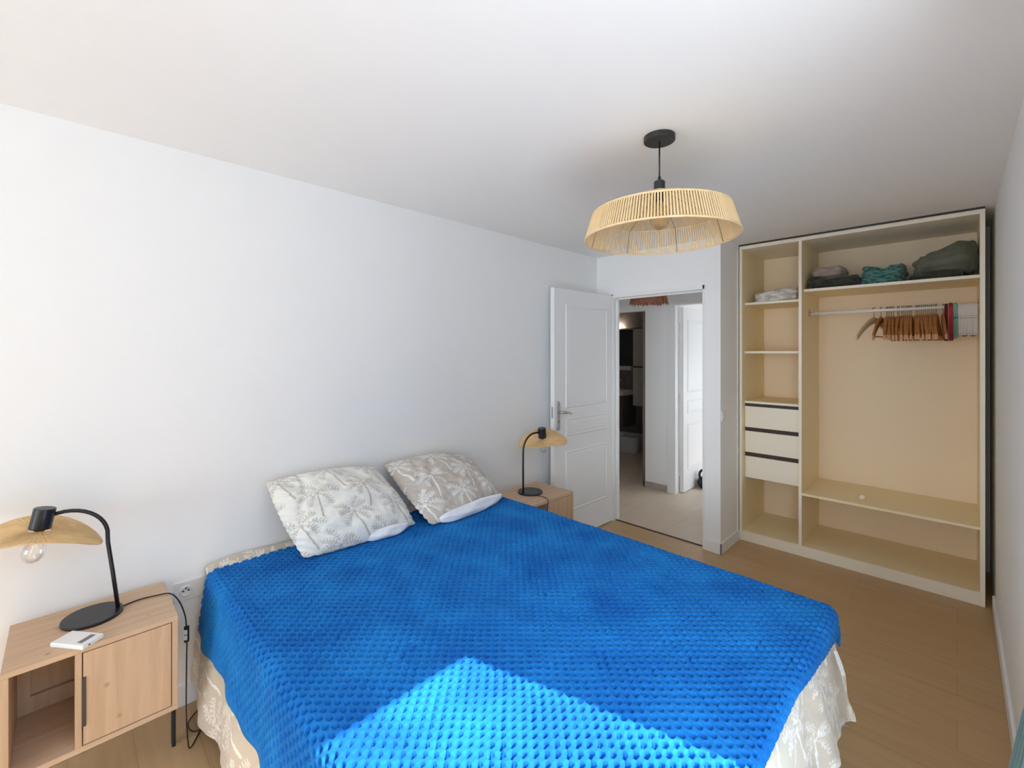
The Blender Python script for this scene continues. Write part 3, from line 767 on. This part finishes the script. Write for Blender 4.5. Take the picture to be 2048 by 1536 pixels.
# blue blanket
TX0, TX1, TY0 = BX0 - .010, BX1 + .004, BY0 - .012
TZ = BZ + .030
st = .0031
sx = np.arange(TX0 - .27, TX1 + .15, st); sy = np.arange(TY0 - .118, 2.295, st)
SX, SY = np.meshgrid(sx, sy, indexing='ij')
SY = np.where(SY < TY0, TY0 + (SY - TY0) * (1 - .62 * np.clip((TX1 - SX) / .55, 0, 1)), SY)
def bl_wave(s, t, e):
    q = np.where(t < TY0, s, t)
    return (.5 + .5 * np.sin(q * 15 + 1) * .7 + .2 * np.sin(q * 33)) * .018 * np.clip(e / .2, 0, 1)
X, Y, Z, ux, uy, phi, ext = drape(SX, SY, TX0, TX1, TY0, TZ, .045, lambda s, t, e: .10, bl_wave)
# ruffled hem
Z += .010 * np.sin(SY * 11) * np.clip(ext / .2, 0, 1) * (ux < 0)
p = .037
g = np.cos(2 * PI * SX / p) * np.cos(2 * PI * SY / p)
wob = fbm(SX, SY, 31, 22, 2)
ss = np.clip((g - .04 + .26 * wob) / .52, 0, 1); ss = ss * ss * (3 - 2 * ss)
soft = np.clip(.82 + .5 * fbm(SX, SY, 33, 4, 2), .5, 1)
# the head end and the hanging sides lie stretched: grid of fine quilting lines instead of pits
edge = np.clip((SY - 1.55) / .7, 0, 1) * .5 + np.clip((TX0 + .22 - SX) / .2, 0, 1) * .4
lines = -.0022 * (np.exp(-(np.mod(SX, p) - p / 2) ** 2 / 4.5e-6) + .7 * np.exp(-(np.mod(SY, p * .5) - p * .25) ** 2 / 4.0e-6))
hgt = -.042 * ss * soft * (1 - np.clip(edge, 0, .7)) + lines * np.clip(edge * 1.5, 0, 1) + .0012 * fbm(SX, SY, 37, 120, 2)
hgt += .004 * fbm(SX, SY, 35, 5, 3) * (phi <= 0) + .003 * fbm(SX, SY, 36, 10, 2)
# flat hem band
dist = np.minimum.reduce([SX - sx[0], sx[-1] - SX, SY - SY[:, :1]]); hgt *= np.clip((dist - .022) / .012, .05, 1)
nx = ux * np.sin(phi); ny = uy * np.sin(phi); nz = np.cos(phi)
P = np.stack([X + nx * hgt, Y + ny * hgt, Z + nz * hgt], -1)
bl = grid_obj('blanket', P, M['blanket'], solid=.007)
tag(bl, 'bright blue pebble-textured plush blanket spread over the whole bed', 'blanket')
# care tag at the far foot corner
m = MB(); V = []; F = []
for i in range(7):
    q = i / 6
    c = Vector((1.89 + .018 * q, .300 - .022 * q, .520 - .085 * q + .006 * math.sin(q * 3))); w = Vector((.030, -.004, -.010)) * .5
    V += [c - w, c + w]
    if i: F.append((2 * i - 2, 2 * i - 1, 2 * i + 1, 2 * i))
tgo = m.add(V, F).build('care_tag', M['white'], bl, solid=.001); tgo['label'] = 'white fabric label at the corner'

# ---- pillows
def pillow(name, corners, T, mat, label, seed, white=False, k=1.0):
    BL, BR, TR, TL = [np.array(c, float) for c in corners]
    n = 190; u = np.linspace(-1, 1, n); U, V = np.meshgrid(u, u, indexing='ij')
    def surf(side, US, VS, T, off=0.0, grow=0.0):
        # pinch edges inwards between the corners
        pin = .055
        Us = US * (1 - pin * (1 - US ** 2) * 0 - pin * (1 - VS ** 2) * -0.35); Vs = VS
        Us = US * (1 + .05 * (1 - VS ** 2) * 1.0 - .03); Vs = VS * (1 + .10 * (1 - US ** 2) - .02)
        a = ((Us + 1) / 2)[..., None]; b = ((Vs + 1) / 2)[..., None]
        mid = BL * (1 - a) * (1 - b) + BR * a * (1 - b) + TR * a * b + TL * (1 - a) * b
        ex = (BR - BL); ey = (TL - BL); nrm = np.cross(ex, ey); nrm /= np.linalg.norm(nrm)
        prof = (np.clip(1 - np.abs(US) ** 2.6, 0, 1) * np.clip(1 - np.abs(VS) ** 2.4, 0, 1)) ** .55
        wr = fbm(US, VS, seed, 3, 3) * .018 + .007 * np.sin(US * 9 + VS * 5 + seed) * np.abs(US) ** 3 + .010 * fbm(US * .5 + VS, US - VS * .3, seed + 9, 6, 2) * np.abs(US) ** 1.5 - .010 * np.exp(-((US + .75 - .25 * np.sin(VS * 2)) / .07) ** 2)
        edge = np.clip(1 - np.maximum(np.abs(US), np.abs(VS)), 0, .25) / .25
        hh = T * prof * (1 + 0 * edge) + wr * edge ** .5
        ruff = .004 * np.sin(40 * (US + VS)) * (1 - edge)
        return mid + nrm * (side * np.maximum(hh, 0) + ruff)[..., None]
    F1 = surf(1, U, V, T * .95); B1 = surf(-1, U, V, T * .42)
    P = np.concatenate([F1, B1[:, ::-1]], axis=1)
    W = np.linalg.norm(BR - BL); Hh = .50
    pat = palm_at((U + 1) / 2 * W + .02 * seed, (V + 1) / 2 * Hh + .055 * seed, k * 1.45)
    pat = np.concatenate([pat, pat[:, ::-1]], axis=1)
    P[..., 1] = np.minimum(P[..., 1], YH - .004)
    P[..., 2] = np.maximum(P[..., 2], TZ + .006)
    c = (BL + BR) / 2; c[2] = TZ
    t = thing(name, label, 'pillow', tuple(c))
    grid_obj('pillowcase', P - c, mat, t, pattern=pat)
    # white inner pillow peeping out of the open lower side
    n2 = 60; u2 = np.linspace(-.35 if not white else -.75, .97, n2); v2 = np.linspace(-1.0, -.55, 30)
    U2, V2 = np.meshgrid(u2, v2, indexing='ij')
    ex = (BR - BL); ey = (TL - BL); nrm = np.cross(ex, ey); nrm /= np.linalg.norm(nrm); eyn = ey / np.linalg.norm(ey)
    th = np.linspace(0, PI, 26); uu = np.linspace(0, 1, 70)
    Q = np.zeros((70, 26, 3))
    u0, u1 = (-.05, .80) if not white else (-.80, .96)
    for i, q in enumerate(uu):
        US = u0 + (u1 - u0) * q
        env = math.sin(PI * min(1, max(0, q)) ** (1.0 if not white else .7)) ** .45 if 0 < q < 1 else 0
        a = (US + 1) / 2; base = BL * (1 - a) + BR * a
        for j, tt in enumerate(th):
            rad = .046 * env * (1 + .05 * math.sin(q * 13 + tt * 4) + .04 * math.sin(q * 5 - tt * 7)) * (1 + (.35 * q if white else 0))
            Q[i, j] = base + eyn * (.012 - math.sin(tt) * rad * 1.0) + nrm * (math.cos(tt) * rad * .95 + .016)
    Q[..., 2] = np.maximum(Q[..., 2], TZ + .004)
    o = grid_obj('inner_pillow', Q - c, M['white'], t); o['label'] = 'white pillow showing at the open end'
    return t
pillow('pillow', [(.748, 2.085, TZ + .012), (1.345, 2.075, TZ + .012), (1.245, 2.365, .905), (.672, 2.365, .930)], .105, M['pil1'],
       'white pillow printed with grey palm trees, leaning on the wall nearer the left nightstand', 1)
pillow('pillow', [(1.380, 2.000, TZ + .012), (1.965, 2.050, TZ + .018), (1.885, 2.365, .870), (1.300, 2.365, .905)], .105, M['pil2'],
       'beige pillow printed with white palm trees, nearer the open door', 2, white=True, k=1.05)

# ================================================================== NIGHTSTANDS
NW, ND, NZ0, NZ1 = .433, .345, .246, .590
def nightstand(label, loc):
    t = thing('nightstand', label, 'nightstand', loc)   # origin: left front corner on the floor; front looks to -Y
    p = .018
    MB().box(0, NW, 0, ND, NZ1 - p, NZ1).build('top', M['oaktop'], t, bevel=.0015)
    MB().box(0, NW, 0, ND, NZ0, NZ0 + p).build('bottom', M['oaktop'], t, bevel=.0015)
    MB().box(0, p, 0, ND, NZ0 + p, NZ1 - p).build('side', M['oak'], t, bevel=.0015)
    MB().box(NW - p, NW, 0, ND, NZ0 + p, NZ1 - p).build('side', M['oak'], t, bevel=.0015)
    MB().box(.161, .178, 0.001, ND - .0221, NZ0 + p, NZ1 - p).build('divider', M['oak'], t, bevel=.001)
    b = MB().box(p, .05, ND - .022, ND - .006, NZ0 + p, NZ1 - p).box(.178, NW - p, ND - .022, ND - .006, NZ0 + p, NZ1 - p)
    b.box(.05, .178, ND - .022, ND - .006, NZ0 + p, NZ0 + .075).box(p, NW - p, ND - .006, ND, NZ0 + p, NZ1 - p)
    b.build('back_panel', M['oak'], t)
    d = MB().box(.1805, NW - p - .0025, .001, .018, NZ0 + p + .003, NZ1 - p - .003).build('door', M['oak'], t, bevel=.001)
    MB().box(.1775, .1875, -.004, .004, .33, .49).build('handle', M['black'], d, bevel=.001)
    for x in (-.012, NW + .003):
        MB().box(x, x + .012, ND / 2 - .015, ND / 2 + .015, 0, .275).build('leg', M['blackm'], t, bevel=.001)
    return t
N1 = (-.143, 2.030)
nightstand('pale oak nightstand with open niche and door, standing at the left edge by the wall', (N1[0], N1[1], 0))
N2 = (2.062, 1.890)
nightstand('pale oak nightstand between the bed and the open white door', (N2[0], N2[1], 0))

# ================================================================== TABLE LAMPS
def table_lamp(label, loc, flip=1, lean=0.0, tb=0.0, droop=0.0, kd=1.8):
    """origin centre of the base, pole at +x*flip, head at -x*flip"""
    t = thing('table_lamp', label, 'lamp', loc)
    f = flip
    MB().lathe([(0, 0), (.084, 0), (.0855, .002), (.0855, .009), (.083, .011), (0, .011)], n=64).build('base', M['black'], t, smooth=False, bevel=.001)
    x0 = .070 * f; hx = -.125 * f
    pts = [(x0, 0, .010), (x0 - lean * .5, 0, .14), (x0 - lean, 0, .26)]
    ax = x0 - lean; R = .115
    for a in np.linspace(.15, PI / 2, 10): pts.append((ax - f * (R - R * math.cos(a)) , 0, .29 + R * math.sin(a)))
    pts.append((hx + .015 * f, 0, .29 + R - .004))
    MB().tube(pts, .0066, 12).build('arm', M['black'], t, smooth=True)
    piv = Vector((hx, 0, .400))
    HT = Matrix.Translation(piv) @ Matrix.Rotation(.19 * f, 4, 'Y') @ Matrix.Rotation(tb, 4, 'X') @ Matrix.Translation(-piv)
    cap = MB().lathe([(0, .430), (.0275, .430), (.029, .428), (.029, .364), (.0275, .360), (0, .360)], (hx, 0, 0), 32)
    cap = cap.build('socket_cap', M['black'], t, smooth=False, bevel=.001)
    # raffia disc bent like a saddle: drops at +-x, level at +-y
    R0, R1 = .030, .172
    def zs(x, y): 
        c_, s_ = math.cos(droop), math.sin(droop); a_ = x * c_ + y * s_; b_ = -x * s_ + y * c_
        return .356 - kd * a_ * a_ + .2 * b_ * b_
    m = MB(); nr, na = 14, 150; V = []; F = []
    for i in range(nr + 1):
        r = R0 + (R1 - R0) * i / nr
        for k in range(na):
            a = 2 * PI * k / na
            x, y = r * math.cos(a), r * math.sin(a)
            z = zs(x, y) + (.0011 if k % 2 else -.0011) * (1 if i < nr else .3)
            V.append((hx + x, y, z))
    for i in range(nr):
        for k in range(na):
            # open slots near the hub between the strands
            if i < 3 and k % 5 in (1, ): continue
            F.append((i * na + k, i * na + (k + 1) % na, (i + 1) * na + (k + 1) % na, (i + 1) * na + k))
    m.add(V, F)
    sh = m.build('lamp_shade', M['rattan'], t, solid=.0016)
    rim = MB().tube([(hx + R1 * math.cos(a), R1 * math.sin(a), zs(R1 * math.cos(a), R1 * math.sin(a))) for a in np.linspace(0, 2 * PI, 80, endpoint=False)], .0022, 6, closed=True)
    rim.tube([(hx + R0 * math.cos(a), R0 * math.sin(a), zs(R0 * math.cos(a), R0 * math.sin(a))) for a in np.linspace(0, 2 * PI, 30, endpoint=False)], .0018, 6, closed=True)
    rim.build('shade_rim', M['rattan'], sh, smooth=True)
    # bulb
    b = MB().lathe([(.0, .246), (.010, .248), (.020, .255), (.0275, .268), (.030, .284), (.027, .300), (.019, .318), (.0135, .332), (.0130, .342)], (hx, 0, 0), 28)
    bo = b.build('bulb', M['glass'], t, smooth=True)
    MB().lathe([(.0135, .340), (.0135, .357), (0, .357)], (hx, 0, 0), 20).build('bulb_socket', M['brass'], bo, smooth=True)
    fi = MB()
    for k in range(4):
        a = k * PI / 2 + .4
        fi.tube([(hx, 0, .335), (hx + .010 * math.cos(a), .010 * math.sin(a), .300), (hx + .008 * math.cos(a + .5), .008 * math.sin(a + .5), .268)], .0007, 5)
    fi.build('filament', M['filament'], bo)
    for o in (cap.name, sh.name, bo.name):
        for q in [bpy.data.objects[o]] + list(bpy.data.objects[o].children): q.data.transform(HT)
    return t
l1 = table_lamp('black arched table lamp with woven disc shade on the left nightstand', (.066, 2.236, NZ1), 1, .028)
l2 = table_lamp('black arched table lamp with woven disc shade on the nightstand by the door', (2.262, 2.085, NZ1), -1, 0.0, .06, -PI / 4, 1.2)

def smooth_path(pts, n=8):
    P = [np.array(p, float) for p in pts]; out = []
    P = [P[0]] + P + [P[-1]]
    for i in range(1, len(P) - 2):
        for k in range(n):
            t = k / n
            out.append(tuple(.5 * ((2 * P[i]) + (-P[i - 1] + P[i + 1]) * t + (2 * P[i - 1] - 5 * P[i] + 4 * P[i + 1] - P[i + 2]) * t * t + (-P[i - 1] + 3 * P[i] - 3 * P[i + 1] + P[i + 2]) * t ** 3)))
    out.append(tuple(P[-2])); return out
def rel(pts, o): return [tuple(np.array(p) - np.array(o)) for p in pts]
# cord of the left lamp, with its switch (moves with the lamp: a part of it)
L1 = l1.location
cord = [(.150, 2.245, NZ1 + .004), (.20, 2.26, NZ1 + .003), (.25, 2.245, NZ1 + .005), (.292, 2.225, NZ1 + .004), (.318, 2.21, .56), (.336, 2.20, .50), (.340, 2.195, .452),
        (.341, 2.19, .40), (.337, 2.17, .34), (.330, 2.13, .28), (.325, 2.10, .18), (.330, 2.10, .06), (.345, 2.13, .006), (.40, 2.22, .005), (.46, 2.30, .005), (.42, 2.34, .005), (.36, 2.28, .006), (.37, 2.20, .010), (.45, 2.22, .006), (.50, 2.30, .005)]
MB().tube(rel(smooth_path(cord, 6), L1), .0026, 8).build('cord', M['black'], l1, smooth=True)
s = MB().box(-.0085, .0085, -.007, .007, -.033, .033)
swi = s.build('cord_switch', M['black'], l1, bevel=.005); swi.location = (.3405 - L1.x, 2.193 - L1.y, .425 - L1.z)
r = MB().box(-.0065, .0065, -.0095, -.0065, .002, .020).box(-.0065, .0065, -.0095, -.0065, -.020, -.002)
r.build('switch_rocker', M['plastic'], swi)
for o in (swi,): o.rotation_euler = (0, 0, -.65)
L2 = l2.location
cord2 = [(2.262 - .03, 2.01, NZ1 + .004), (2.25, 1.96, NZ1 + .003), (2.24, 1.92, NZ1 + .003), (2.225, 1.893, NZ1 + .004), (2.215, 1.883, .575), (2.20, 1.88, .50), (2.19, 1.88, .30), (2.18, 1.90, .05), (2.17, 1.95, .005), (2.1, 2.1, .005)]
MB().tube(rel(smooth_path(cord2, 6), L2), .0026, 8).build('cord', M['black'], l2, smooth=True)

# small white device on the nightstand
dv = thing('control_box', 'small flat white electronic box with grey display on the left nightstand', 'device', (.0245, 2.078, NZ1), math.atan2(-.102, .079))
MB().box(-.062, .062, -.034, .034, 0, .015).build('housing', M['plastic'], dv, bevel=.003)
MB().box(.026, .044, -.022, .022, .0149, .0156).build('display', M['screen'], dv)
MB().box(.0615, .0624, -.016, -.010, .005, .009).build('port', M['darkhole'], dv)

# ================================================================== PENDANT LAMP
PX, PY = 1.730, .869
pt = thing('pendant_lamp', 'round raffia pendant lamp with black canopy hanging from the ceiling', 'lamp', (PX, PY, 0))
MB().lathe([(0, H), (.062, H), (.062, H - .020), (.060, H - .022), (0, H - .022)], n=48).build('ceiling_canopy', M['blackm'], pt, bevel=.001)
MB().tube([(0, 0, H - .02), (0, 0, 2.268)], .0032, 10).lathe([(0, 2.285), (.006, 2.283), (.0065, 2.262), (0, 2.262)], n=16).build('cord', M['black'], pt, smooth=True)
MB().lathe([(0, 2.266), (.019, 2.265), (.022, 2.261), (.022, 2.228), (.020, 2.226), (.020, 2.18), (0, 2.18)], n=32).build('lamp_holder', M['blackm'], pt)
ZR, ZT, RR, RT = 2.030, 2.132, .303, .272
def raffia():
    sh_ = MB()
    ns = 168
    for k in range(ns):
        a = 2 * PI * k / ns + random.uniform(-.002, .002); c, s_ = math.cos(a), math.sin(a)
        sh_.tube([(RR * c, RR * s_, ZR), (RT * c, RT * s_, ZT)], .0034, 6, cap=False)
    o = sh_.build('side_strands', M['raffia'], pt, smooth=True); o['kind'] = 'stuff'
    top = MB(); nt = 240
    V = []; F = []
    for k in range(nt):
        a = 2 * PI * k / nt; c, s_ = math.cos(a), math.sin(a)
        r0 = .03
        top.tube([(r0 * c, r0 * s_, 2.222), ((RT + r0) / 2 * c, (RT + r0) / 2 * s_, 2.180), (RT * c, RT * s_, ZT)], [.0006, .0019, .0026], 5, cap=False)
    o = top.build('top_strands', M['raffia'], pt, smooth=True); o['kind'] = 'stuff'
    for (r, z, rad, nm) in ((RR, ZR, .0042, 'bottom_ring'), (RT, ZT, .0042, 'top_ring'), (.030, 2.223, .003, 'hub_ring')):
        MB().tube([(r * math.cos(a), r * math.sin(a), z) for a in np.linspace(0, 2 * PI, 96, endpoint=False)], rad, 8, closed=True).build(nm, M['raffia'], pt, smooth=True)
    w = MB()
    for k in range(8):
        a = 2 * PI * k / 8 + .2; c, s_ = math.cos(a), math.sin(a)
        w.tube([(.028 * c, .028 * s_, 2.219), ((RT - .004) * c, (RT - .004) * s_, ZT - .005), ((RR - .005) * c, (RR - .005) * s_, ZR)], .0011, 6)
    w.build('wire_frame', M['wire'], pt, smooth=True)
raffia()
bb_ = MB().lathe([(0, 2.062), (.012, 2.064), (.026, 2.073), (.037, 2.090), (.040, 2.106), (.036, 2.124), (.026, 2.142), (.016, 2.158), (.0135, 2.172)], n=36)
bu = bb_.build('bulb', M['amber'], pt, smooth=True)
MB().lathe([(.0135, 2.170), (.0135, 2.186), (0, 2.186)], n=20).build('bulb_socket', M['brass'], bu)
fi = MB()
for k in range(6):
    a = k * PI / 3
    fi.tube([(.004 * math.cos(a), .004 * math.sin(a), 2.16), (.016 * math.cos(a), .016 * math.sin(a), 2.12), (.014 * math.cos(a + .4), .014 * math.sin(a + .4), 2.088)], .0008, 5)
fi.build('filament', M['filament'], bu)

# ================================================================== CURTAIN at the right edge
def curtain():
    zs_ = np.linspace(.03, 2.40, 60); n = 60
    P = np.zeros((60, n, 3))
    for i, z in enumerate(zs_):
        # lead edge as seen from the room
        xe = np.interp(z, [.03, .6, .85, 1.2, 2.0, 2.28, 2.40], [1.46, 1.46, 1.475, 1.44, 1.36, 1.42, 1.59])
        ye = np.interp(z, [.03, .45, .62, .80, 1.2, 2.4], [-.050, -.055, -.068, -.096, -.100, -.100])
        for j in range(n):
            q = j / (n - 1)
            P[i, j] = (1.305 + (xe - 1.305) * q, ye - .012 + .012 * math.sin(q * 26) * (1 - q * .5), z)
    P -= np.array([1.38, -.1, 0])
    t = thing('curtain', 'teal curtain edge at the right border of the picture, beside the window', 'curtain', (1.38, -.1, 0))
    grid_obj('curtain_fabric', P, M['curtain'], t, solid=.003)
    MB().box(-2.4, .07, -.035, -.02, 2.40, 2.45).build('curtain_rail', M['trim'], t)
curtain()

# ================================================================== HALL, BATHROOM, FAR ROOM CONTENTS
hp = thing('hall_pendant_lamp', 'brown frilly chip pendant lamp hanging in the hall, seen through the doorway', 'lamp', (4.18, 2.215, 0))
MB().tube([(0, 0, H), (0, 0, 2.27)], .003, 8).build('cord', M['black'], hp)
fm = MB()
for tier, (r, zt, zb) in enumerate(((.11, 2.28, 2.16), (.145, 2.22, 2.10), (.165, 2.16, 2.045))):
    n = 46
    for k in range(n):
        a = 2 * PI * (k + .5 * tier) / n + random.uniform(-.03, .03); c, s_ = math.cos(a), math.sin(a)
        w = .013; b = zb + random.uniform(-.008, .014)
        tx, ty = -s_, c; r2 = r + .02 + random.uniform(-.006, .006)
        V = [(r * c - tx * w, r * s_ - ty * w, zt), (r * c + tx * w, r * s_ + ty * w, zt), (r2 * c + tx * w, r2 * s_ + ty * w, b + .012), (r2 * c, r2 * s_, b - .004), (r2 * c - tx * w, r2 * s_ - ty * w, b + .012)]
        fm.add(V, [(0, 1, 2, 3, 4)])
fo = fm.build('shade_chips', M['featherlamp'], hp, solid=.002); fo['kind'] = 'stuff'
MB().lathe([(.02, 2.285), (.11, 2.28), (.112, 2.276), (.02, 2.279)], n=32, close=True).build('shade_plate', M['featherlamp'], hp)

kb = thing('kettlebell', 'black kettlebell on the floor against the far white door', 'kettlebell', (5.16, 2.035, 0.0015))
MB().lathe([(0, 0), (.045, 0), (.068, .015), (.085, .05), (.085, .075), (.072, .108), (.045, .128), (0, .135)], n=36).build('ball', M['iron'], kb, smooth=True)
dx, dy = .7071, -.7071
pts = [(-.052, .10), (-.066, .145), (-.060, .185), (-.03, .208), (.03, .208), (.060, .185), (.066, .145), (.052, .10)]
MB().tube(smooth_path([(dx * a, dy * a, z) for a, z in pts], 5), .014, 12).build('handle', M['iron'], kb, smooth=True)

XW = 6.645
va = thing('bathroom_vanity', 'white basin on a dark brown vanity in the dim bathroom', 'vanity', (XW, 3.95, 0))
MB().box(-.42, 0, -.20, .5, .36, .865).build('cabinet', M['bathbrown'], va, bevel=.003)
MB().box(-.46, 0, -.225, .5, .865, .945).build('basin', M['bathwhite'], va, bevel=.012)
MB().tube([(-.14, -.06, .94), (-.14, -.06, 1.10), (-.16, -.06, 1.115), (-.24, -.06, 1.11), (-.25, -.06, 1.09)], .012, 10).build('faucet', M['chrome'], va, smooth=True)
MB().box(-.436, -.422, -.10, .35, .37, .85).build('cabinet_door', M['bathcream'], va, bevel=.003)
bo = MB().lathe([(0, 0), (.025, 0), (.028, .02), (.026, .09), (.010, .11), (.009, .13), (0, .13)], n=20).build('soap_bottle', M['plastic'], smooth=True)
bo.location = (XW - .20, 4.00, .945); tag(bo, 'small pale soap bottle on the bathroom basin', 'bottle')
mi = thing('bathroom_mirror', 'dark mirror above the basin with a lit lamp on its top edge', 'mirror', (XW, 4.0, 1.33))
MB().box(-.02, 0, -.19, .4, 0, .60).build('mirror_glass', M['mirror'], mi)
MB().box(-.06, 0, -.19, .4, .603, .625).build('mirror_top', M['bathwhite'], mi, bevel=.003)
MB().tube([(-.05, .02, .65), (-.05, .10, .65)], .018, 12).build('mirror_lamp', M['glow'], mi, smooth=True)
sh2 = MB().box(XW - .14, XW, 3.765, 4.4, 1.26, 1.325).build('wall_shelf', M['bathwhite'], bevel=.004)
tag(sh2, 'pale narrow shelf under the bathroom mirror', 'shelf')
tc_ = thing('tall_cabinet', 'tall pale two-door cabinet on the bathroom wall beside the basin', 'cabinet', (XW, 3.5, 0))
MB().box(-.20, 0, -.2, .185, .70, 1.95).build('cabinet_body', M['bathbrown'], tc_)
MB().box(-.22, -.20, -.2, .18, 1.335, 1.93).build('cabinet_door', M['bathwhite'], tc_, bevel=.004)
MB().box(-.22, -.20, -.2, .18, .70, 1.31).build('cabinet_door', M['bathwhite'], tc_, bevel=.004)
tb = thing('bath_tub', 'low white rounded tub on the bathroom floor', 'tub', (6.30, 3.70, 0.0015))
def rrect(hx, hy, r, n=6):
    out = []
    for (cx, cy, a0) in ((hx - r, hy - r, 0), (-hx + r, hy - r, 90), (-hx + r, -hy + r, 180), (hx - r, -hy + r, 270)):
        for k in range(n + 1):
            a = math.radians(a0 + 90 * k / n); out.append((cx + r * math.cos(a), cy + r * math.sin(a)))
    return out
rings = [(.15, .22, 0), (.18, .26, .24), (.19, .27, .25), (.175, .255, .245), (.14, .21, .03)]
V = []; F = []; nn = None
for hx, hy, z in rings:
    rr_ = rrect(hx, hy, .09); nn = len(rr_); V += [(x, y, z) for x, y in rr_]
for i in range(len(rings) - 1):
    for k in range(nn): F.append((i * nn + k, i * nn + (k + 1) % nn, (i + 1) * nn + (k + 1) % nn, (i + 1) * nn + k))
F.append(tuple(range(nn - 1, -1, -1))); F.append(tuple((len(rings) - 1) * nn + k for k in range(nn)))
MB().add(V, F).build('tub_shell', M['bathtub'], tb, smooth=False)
